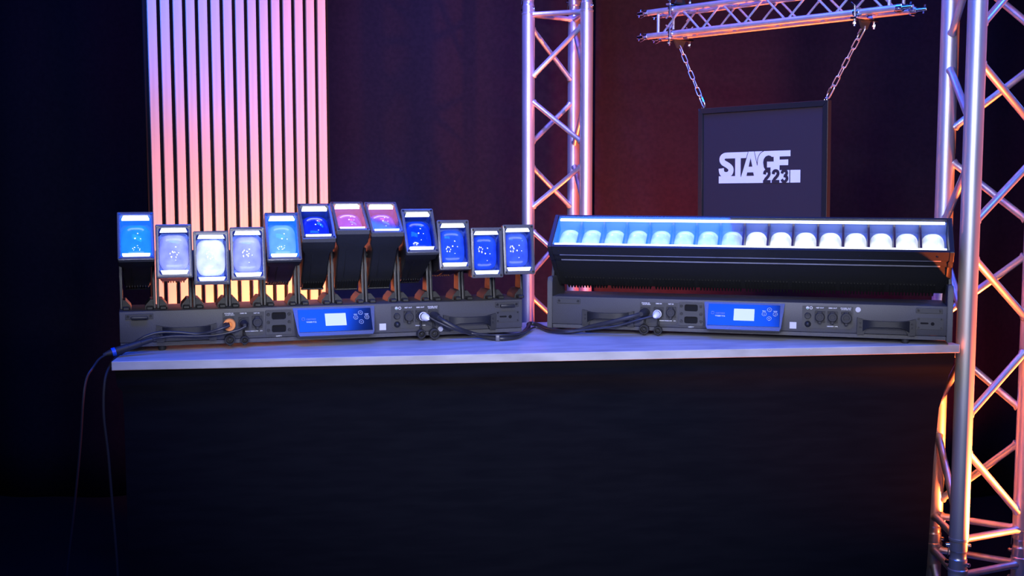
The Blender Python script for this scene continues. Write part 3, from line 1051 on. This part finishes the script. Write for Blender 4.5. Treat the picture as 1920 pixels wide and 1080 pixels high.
tilt = [31.33, 12.77, 4.26, 8.30, 28.07, 49.0, 57.63, 54.4, 32.95, 14.34, 4.13, 7.24]
reflection_tint = [(0.006, 0.10, 0.80), (0.27, 0.31, 0.85), (0.60, 0.68, 1.0), (0.27, 0.31, 0.85), (0.10, 0.20, 0.85), (0.006, 0.02, 0.40),
        (0.06, 0.03, 0.28), (0.05, 0.03, 0.32), (0.003, 0.03, 0.50), (0.015, 0.06, 0.62), (0.012, 0.05, 0.60), (0.035, 0.08, 0.65)]  # reflected studio colours put into the emission of each head lens
for k in range(12):
    x = 0.0451 + 0.0887 * k
    h = link('head', body_me, barL)
    h.location = (x, PY, PZ)
    h.rotation_euler = (-math.radians(tilt[k]), 0, 0)
    link('bezel', bezel_me, h)
    link('cavity', cav_me, h)
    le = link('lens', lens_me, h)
    le.color = (*reflection_tint[k], 1)
    for s_ in (1, -1):
        link('led_strip', strip_me[s_], h)
        for sx in (-1, 1):
            sc = link('screw', scr_me, h)
            sc.location = (sx * 0.0375, -HR - 0.0008, CU + s_ * 0.0605)
    link('glass_pane', pane_me, h)
    tag(link('led_chips', glint_me, h), kind='stuff')
    tag(link('vent_louvres', vent_me, h), kind='stuff')
    link('filter_latch', latch_me, h)
    for s_ in (1, -1):
        a = link('yoke_arm', arm_me[s_], barL)
        a.location = (x, 0, 0)
        link('foot', foot_me[s_], a)
        MB().lathe([(0, 0.009), (0.0025, 0.0085), (0.0028, 0.004)], (s_ * 0.0332, PY, PZ), (s_ * -0.2, 0, 0) if False else (s_, 0, 0), 14).build('pivot_cap', M['black'], a)

# ------------------------------------------------------------------ right light bar: one long head with sixteen lenses
barR = empty('light_bar', (0.1127, 3.3107, T), -0.2638)
tag(barR, 'black light bar with one long head of sixteen lenses on the right of the table', 'stage light')
outR = make_base(barR, False, (0.8242, 0.0864), 'W600 V16')
connector(outR, 0.7600, 0.0650, 'cap')
connector(outR, 0.7950, 0.0640, 'power')
hanging_cap(barR, 0.2622, 0.0192, 0.0135, 0.2635, 0.045)
hanging_cap(barR, 0.3004, 0.0175, 0.0115, 0.3000, 0.045)

RR, RH, RW, RPY, RPZ, RTH = 0.108, 0.129, 1.060, 0.080, 0.2024, math.radians(49.5)
RX = 0.5243
hx0, hx1 = RX - RW / 2, RX + RW / 2


def P_(a, u):
    return (-a, u)


# closed profile of the head in (-a, u); the front pocket is part of it
prof = [P_(RR, -RH / 2), P_(RR - 0.030, -RH / 2), P_(RR - 0.033, -0.0605), P_(RR - 0.037, -0.0605), P_(RR - 0.040, -0.0575), P_(RR - 0.056, -0.0560), P_(RR - 0.058, -0.0535), P_(RR - 0.063, -0.0535),
        P_(RR - 0.066, -0.0500), P_(RR - 0.10, -0.0480), P_(-0.040, -0.0440), P_(-0.070, -0.0360), P_(-0.070, 0.0400), P_(0.04, 0.0560), P_(RR - 0.03, RH / 2), P_(RR, RH / 2),
        P_(RR, 0.0590), P_(RR - 0.006, 0.0560), P_(RR - 0.045, 0.0520), P_(RR - 0.045, -0.0500), P_(RR - 0.006, -0.0540), P_(RR, -0.0565)]
head = MB().prism_yz(prof, hx0 + 0.012 - RX, hx1 - 0.012 - RX).build('head', M['black'], barR)
head.location = (RX, RPY, RPZ)
head.rotation_euler = (-RTH, 0, 0)
for s_ in (-1, 1):
    ep = [P_(RR + 0.001, -RH / 2 - 0.001), P_(RR - 0.034, -RH / 2 - 0.001), P_(RR - 0.040, -0.060), P_(RR - 0.060, -0.058), P_(RR - 0.064, -0.0525), P_(0.0, -0.0490), P_(-0.040, -0.0460), P_(-0.074, -0.0370), P_(-0.074, 0.0420),
          P_(0.04, 0.058), P_(RR - 0.03, RH / 2 + 0.001), P_(RR + 0.001, RH / 2 + 0.001)]
    x0, x1 = s_ * (RW / 2 - 0.012), s_ * (RW / 2)
    m_ = MB().prism_yz(ep, min(x0, x1), max(x0, x1))
    bmesh.ops.bevel(m_.bm, geom=list(m_.bm.edges), offset=0.0015, segments=1, affect='EDGES')
    m_.build('end_cap', M['black'], head)
MB().box(-RW / 2 + 0.018, RW / 2 - 0.018, -(RR - 0.0005), -(RR - 0.006), 0.0440, 0.0510, 0.001).build('led_strip', M['strip'], head)
MB().box(-RW / 2 + 0.018, RW / 2 - 0.018, -(RR - 0.0005), -(RR - 0.006), -0.0535, -0.0485, 0.001).build('led_strip', M['strip'], head)
MB().box(-RW / 2 + 0.014, RW / 2 - 0.014, -RR - 0.0004, -RR + 0.0002, -0.0565, 0.0585).build('glass_pane', M['glass'], head)
for z_, w_ in ((-0.0606, 0.0016), (-0.0537, 0.0022)):
    aa = RR - 0.035 if z_ < -0.06 else RR - 0.0605
    MB().box(-RW / 2 + 0.03, RW / 2 - 0.03, -aa - w_, -aa + w_, z_ - 0.0008, z_ + 0.0005).build('trim_rail', M['alu'], head)  # pale strips added for the highlight lines along the grooves
mb = MB()
for k in range(6):
    pass
for x in (-0.50, -0.375, -0.24, -0.06, 0.09, 0.30, 0.41, 0.49):
    m_ = MB().lathe([(0, 0.0028), (0.0010, 0.0024), (0.0010, 0.0012)], (x, -(RR - 0.017), -RH / 2), (0, 0, -1), 10)
    m_.build('screw', M['screw'], head)
# tray, cell walls and the sixteen lenses
CW = (RW - 0.030) / 16.0
tp = [P_(RR - 0.0072, 0.0548), P_(RR - 0.0445, 0.0510), P_(RR - 0.0445, -0.0490), P_(RR - 0.0072, -0.0528), P_(RR - 0.0072, -0.0518), P_(RR - 0.0425, -0.0478), P_(RR - 0.0425, 0.0496), P_(RR - 0.0072, 0.0536)]
MB().prism_yz(tp, -RW / 2 + 0.013, RW / 2 - 0.013).build('reflector_tray', M['tray'], head)
wall_me = MB().box(-0.0030, 0.0030, -(RR - 0.0080), -(RR - 0.0435), -0.0480, 0.0460, 0.0005).mesh('cell_wall', M['cellwall'])
mb = MB()
rings = []
for k in range(8):
    t = k / 7.0
    rr = math.cos(t * PI / 2 * 0.985)
    ring = []
    for j in range(32):
        a = 2 * PI * j / 32
        cx_, sx_ = math.cos(a), math.sin(a)
        e_ = 0.55
        px = math.copysign(abs(cx_) ** e_, cx_) * 0.0285
        pz = math.copysign(abs(sx_) ** e_, sx_) * 0.0400
        w_ = t
        q = rr ** 0.85
        ring.append(((px * (1 - w_) + cx_ * 0.028 * w_) * q, -(RR - 0.0425 + 0.030 * math.sin(t * PI / 2)), -0.004 + (pz * (1 - w_) + sx_ * 0.040 * w_) * q))
    rings.append(ring)
mb.loft(rings)
lensR_me = mb.mesh('lens', M['lens'])
for k in range(16):
    x = -RW / 2 + 0.015 + CW * (k + 0.5)
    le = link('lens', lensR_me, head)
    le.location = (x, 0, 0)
    le.color = (0.42, 0.55, 0.95, 1) if k < 8 else (0.85, 0.92, 1.0, 1)  # studio light on the domes put into their emission colour
    if k < 15:
        w = link('cell_wall', wall_me, head)
        w.location = (x + CW / 2, 0, 0)
# heat sink fins along the lower rear edge
mb = MB()
n = 120
for k in range(n):
    if k % 15 == 14:
        continue
    x = -RW / 2 + 0.03 + (RW - 0.06) * k / (n - 1)
    pts = [(0.030, -0.0480), (0.062, -0.0400), (0.088, -0.0300), (0.088, 0.036), (0.066, 0.040), (0.060, 0.0), (0.030, -0.040)]
    mb.prism(pts, lambda p, x=x: (x - 0.0018, p[0], p[1]), lambda p, x=x: (x + 0.0018, p[0], p[1]))
tag(mb.build('heat_sink_fins', M['black'], head), kind='stuff')
# side brackets
for s_, x in ((-1, 0.0), (1, FLEN)):
    x0, x1 = x, x + s_ * 0.014
    pr = [(-0.002, 0.008), (FDEP + 0.002, 0.008), (FDEP + 0.002, 0.105), (FDEP - 0.02, 0.155), (0.006, 0.155), (-0.002, 0.140)]
    m_ = MB().prism_yz(pr, min(x0, x1), max(x0, x1))
    bmesh.ops.bevel(m_.bm, geom=list(m_.bm.edges), offset=0.002, segments=2, affect='EDGES')
    br = m_.build('side_bracket', M['case'], barR)
    pa = [(RPY - 0.04, 0.15), (RPY + 0.045, 0.15), (RPY + 0.026, RPZ + 0.012), (RPY + 0.010, RPZ + 0.024), (RPY - 0.012, RPZ + 0.022), (RPY - 0.024, RPZ + 0.006)]
    xa, xb = x + s_ * 0.010, x + s_ * 0.0030
    xa, xb = (x - 0.0125 - 0.006, x - 0.0125) if False else (x + s_ * 0.0035, x + s_ * 0.0125)
    m_ = MB().prism_yz(pa, min(xa, xb), max(xa, xb))
    bmesh.ops.bevel(m_.bm, geom=list(m_.bm.edges), offset=0.0015, segments=1, affect='EDGES')
    m_.build('tilt_arm', M['black'], br)

# ------------------------------------------------------------------ cables and plugs
def cable(name, pts, r, label, parts=()):
    root = empty(name, pts[0])
    tag(root, label, 'cable')
    o0 = Vector(pts[0])
    MB().tube([p - o0 for p in smooth_path(pts, 7)], r, 10).build('cord', M['cable'], root)
    return root, o0


def plug(root, o0, origin, axis, prof, material, name='plug'):
    return MB().lathe(prof, Vector(origin) - o0, axis, 24).build(name, material, root)


def on_face(F, s_, z, off):
    (ax, ay), an = F
    return Vector((ax + math.cos(an) * s_ + math.sin(an) * off, ay + math.sin(an) * s_ - math.cos(an) * off, T + z))


FLF, FRF = ((-0.97, 2.9105), 0.3008), ((0.1127, 3.3107), -0.2638)
nL = Vector((math.sin(0.3008), -math.cos(0.3008), 0))
nR = Vector((math.sin(-0.2638), -math.cos(-0.2638), 0))

# mains lead of the left bar: orange ring plug, then over the table edge and down
pts = [(-0.7045, 2.9400, 1.0640), (-0.7231, 2.9295, 1.0573), (-0.7491, 2.9267, 1.0496), (-0.7824, 2.9268, 1.0443), (-0.8263, 2.9184, 1.0495), (-0.8695, 2.9082, 1.0509),
       (-0.9025, 2.8948, 1.0421), (-0.9307, 2.8890, 1.0250), (-0.9480, 2.8790, 1.0085), (-0.9640, 2.8600, 0.9960), (-0.9740, 2.8300, 0.9700), (-0.9770, 2.8100, 0.9355), (-0.9770, 2.8000, 0.8645), (-0.9697, 2.8000, 0.7735),
       (-0.9650, 2.8000, 0.6821), (-0.9600, 2.8000, 0.5768), (-0.9560, 2.8000, 0.4709), (-0.955, 2.80, 0.25), (-0.97, 2.80, 0.04), (-1.02, 2.79, 0.008), (-1.3, 2.78, 0.008)]
rt, o0 = cable('power_cable', pts, 0.0034, 'black mains cable with orange plug ring draped off the table left end')
s0 = on_face(FLF, 0.2655, 0.0630, 0.004)
plug(rt, o0, s0, nL, [(0, 0.0110), (0.016, 0.0110), (0.018, 0.0100)], M['rubber'])
plug(rt, o0, s0, nL + Vector((-0.1, 0, 0)), [(0.012, 0.0145), (0.013, 0.0155), (0.028, 0.0155), (0.030, 0.0145), (0.030, 0.0078), (0.024, 0.0074)], M['orangeplug'], 'plug_ring')
plug(rt, o0, s0, nL + Vector((-0.35, 0, 0)), [(0.022, 0.0075), (0.038, 0.0070), (0.048, 0.0046)], M['rubber'], 'strain_relief')

# data lead of the left bar with inline connector and blue ring
pts = [(-0.6680, 2.9600, 1.0600), (-0.6883, 2.9508, 1.0505), (-0.7320, 2.9372, 1.0415), (-0.7799, 2.9171, 1.0403), (-0.8285, 2.9020, 1.0424), (-0.8633, 2.8860, 1.0406), (-0.8774, 2.8764, 1.0380),
       (-0.9186, 2.8531, 1.0269), (-0.9604, 2.8297, 1.0134), (-0.9830, 2.8060, 1.0020), (-0.9900, 2.7750, 0.9850), (-0.9990, 2.7550, 0.9620), (-1.0030, 2.7400, 0.9146), (-1.0115, 2.7400, 0.8259), (-1.0221, 2.7400, 0.7366), (-1.0375, 2.7400, 0.6211),
       (-1.0560, 2.7400, 0.4916), (-1.08, 2.74, 0.28), (-1.10, 2.74, 0.05), (-1.16, 2.74, 0.007), (-1.5, 2.76, 0.007)]
rt, o0 = cable('data_cable', pts, 0.0030, 'thin black data cable with blue-ringed inline connector hanging off the table left end')
s0 = on_face(FLF, 0.3000, 0.0625, 0.004)
plug(rt, o0, s0, nL, [(0, 0.0105), (0.020, 0.0100), (0.028, 0.0080), (0.040, 0.0040)], M['rubber'])
A_, B_ = Vector((-0.8774, 2.8764, 1.0380)), Vector((-0.9604, 2.8297, 1.0134))
ax = B_ - A_
ln = ax.length
plug(rt, o0, A_, ax, [(0, 0.0040), (0.002, 0.0062), (0.030, 0.0072), (0.031, 0.0085), (ln * 0.62, 0.0088), (ln * 0.63, 0.0096), (ln - 0.006, 0.0096)], M['rubber'], 'inline_connector')
plug(rt, o0, A_, ax, [(ln - 0.006, 0.0104), (ln + 0.003, 0.0104)], M['bluering'], 'ring')
plug(rt, o0, A_, ax, [(ln + 0.003, 0.0086), (ln + 0.010, 0.0075), (ln + 0.024, 0.0040)], M['rubber'], 'boot')

# thick link cable from the left bar to the right bar
pts = [on_face(FLF, 0.7980, 0.0640, 0.045), (-0.1751, 3.0943, 1.0539), (-0.1405, 3.0998, 1.0348), (-0.1005, 3.1450, 1.0150), (-0.0597, 3.1301, 1.0080), (-0.0213, 3.1200, 1.0070), (0.0142, 3.1615, 1.0070), (0.0368, 3.2651, 1.0080),
       (0.0467, 3.3360, 1.0110), (0.0480, 3.3800, 1.0130), (0.0580, 3.3950, 1.0130), (0.0765, 3.3800, 1.0100), (0.1000, 3.3191, 1.0070), (0.1402, 3.2605, 1.0070), (0.1775, 3.2500, 1.0100), (0.2196, 3.2352, 1.0245), (0.2688, 3.2116, 1.0391), (0.3182, 3.1982, 1.0538), on_face(FRF, 0.2600, 0.0630, 0.040)]
rt, o0 = cable('power_cable', pts, 0.0062, 'thick black power cable linking the two light bars across the table')
plug(rt, o0, on_face(FLF, 0.7950, 0.0645, 0.004), nL + Vector((0.12, 0, 0)), [(0, 0.0120), (0.014, 0.0125), (0.022, 0.0115), (0.030, 0.0095), (0.045, 0.0062)], M['rubber'])
plug(rt, o0, on_face(FRF, 0.2635, 0.0630, 0.004), nR + Vector((-0.12, 0, 0)), [(0, 0.0120), (0.014, 0.0125), (0.022, 0.0115), (0.030, 0.0095), (0.045, 0.0062)], M['rubber'])
MB().box(-0.044, -0.032, 3.110, 3.134, 1.0, 1.0165, 0.003, 2).build('cable_tie', M['tie'], rt).location = -o0

# thin link cable with white plugs
pts = [on_face(FLF, 0.7720, 0.0670, 0.055), (-0.1889, 3.0900, 1.0516), (-0.1546, 3.0940, 1.0356), (-0.1160, 3.1330, 1.0200), (-0.0721, 3.1250, 1.0165), (-0.0300, 3.1160, 1.0162), (0.0160, 3.1500, 1.0150), (0.0440, 3.2600, 1.0110),
       (0.0570, 3.3300, 1.0080), (0.0680, 3.3500, 1.0080), (0.0860, 3.3350, 1.0050), (0.1050, 3.2800, 1.0040), (0.1450, 3.2350, 1.0080), (0.1905, 3.2300, 1.0140), (0.2479, 3.2150, 1.0226), (0.2906, 3.2060, 1.0309), (0.3394, 3.1925, 1.0472), on_face(FRF, 0.2965, 0.0600, 0.046)]
rt, o0 = cable('data_cable', pts, 0.0028, 'thin black data cable with white plugs linking the two light bars')
for F, sx, z, nn, dv in ((FLF, 0.7600, 0.0670, nL, Vector((0.22, 0, -0.05))), (FRF, 0.3000, 0.0630, nR, Vector((-0.06, 0, -0.08)))):
    s0 = on_face(F, sx, z, 0.004)
    plug(rt, o0, s0, nn + dv, [(0, 0.0110), (0.016, 0.0110)], M['rubber'])
    plug(rt, o0, s0, nn + dv, [(0.016, 0.0118), (0.020, 0.0118)], M['whiteplug'], 'plug_ring')
    plug(rt, o0, s0, nn + dv, [(0.020, 0.0102), (0.027, 0.0100)], M['rubber'])
    plug(rt, o0, s0, nn + dv, [(0.027, 0.0105), (0.036, 0.0098), (0.046, 0.0070), (0.050, 0.0045), (0.050, 0.003)], M['whiteplug'], 'plug_boot')
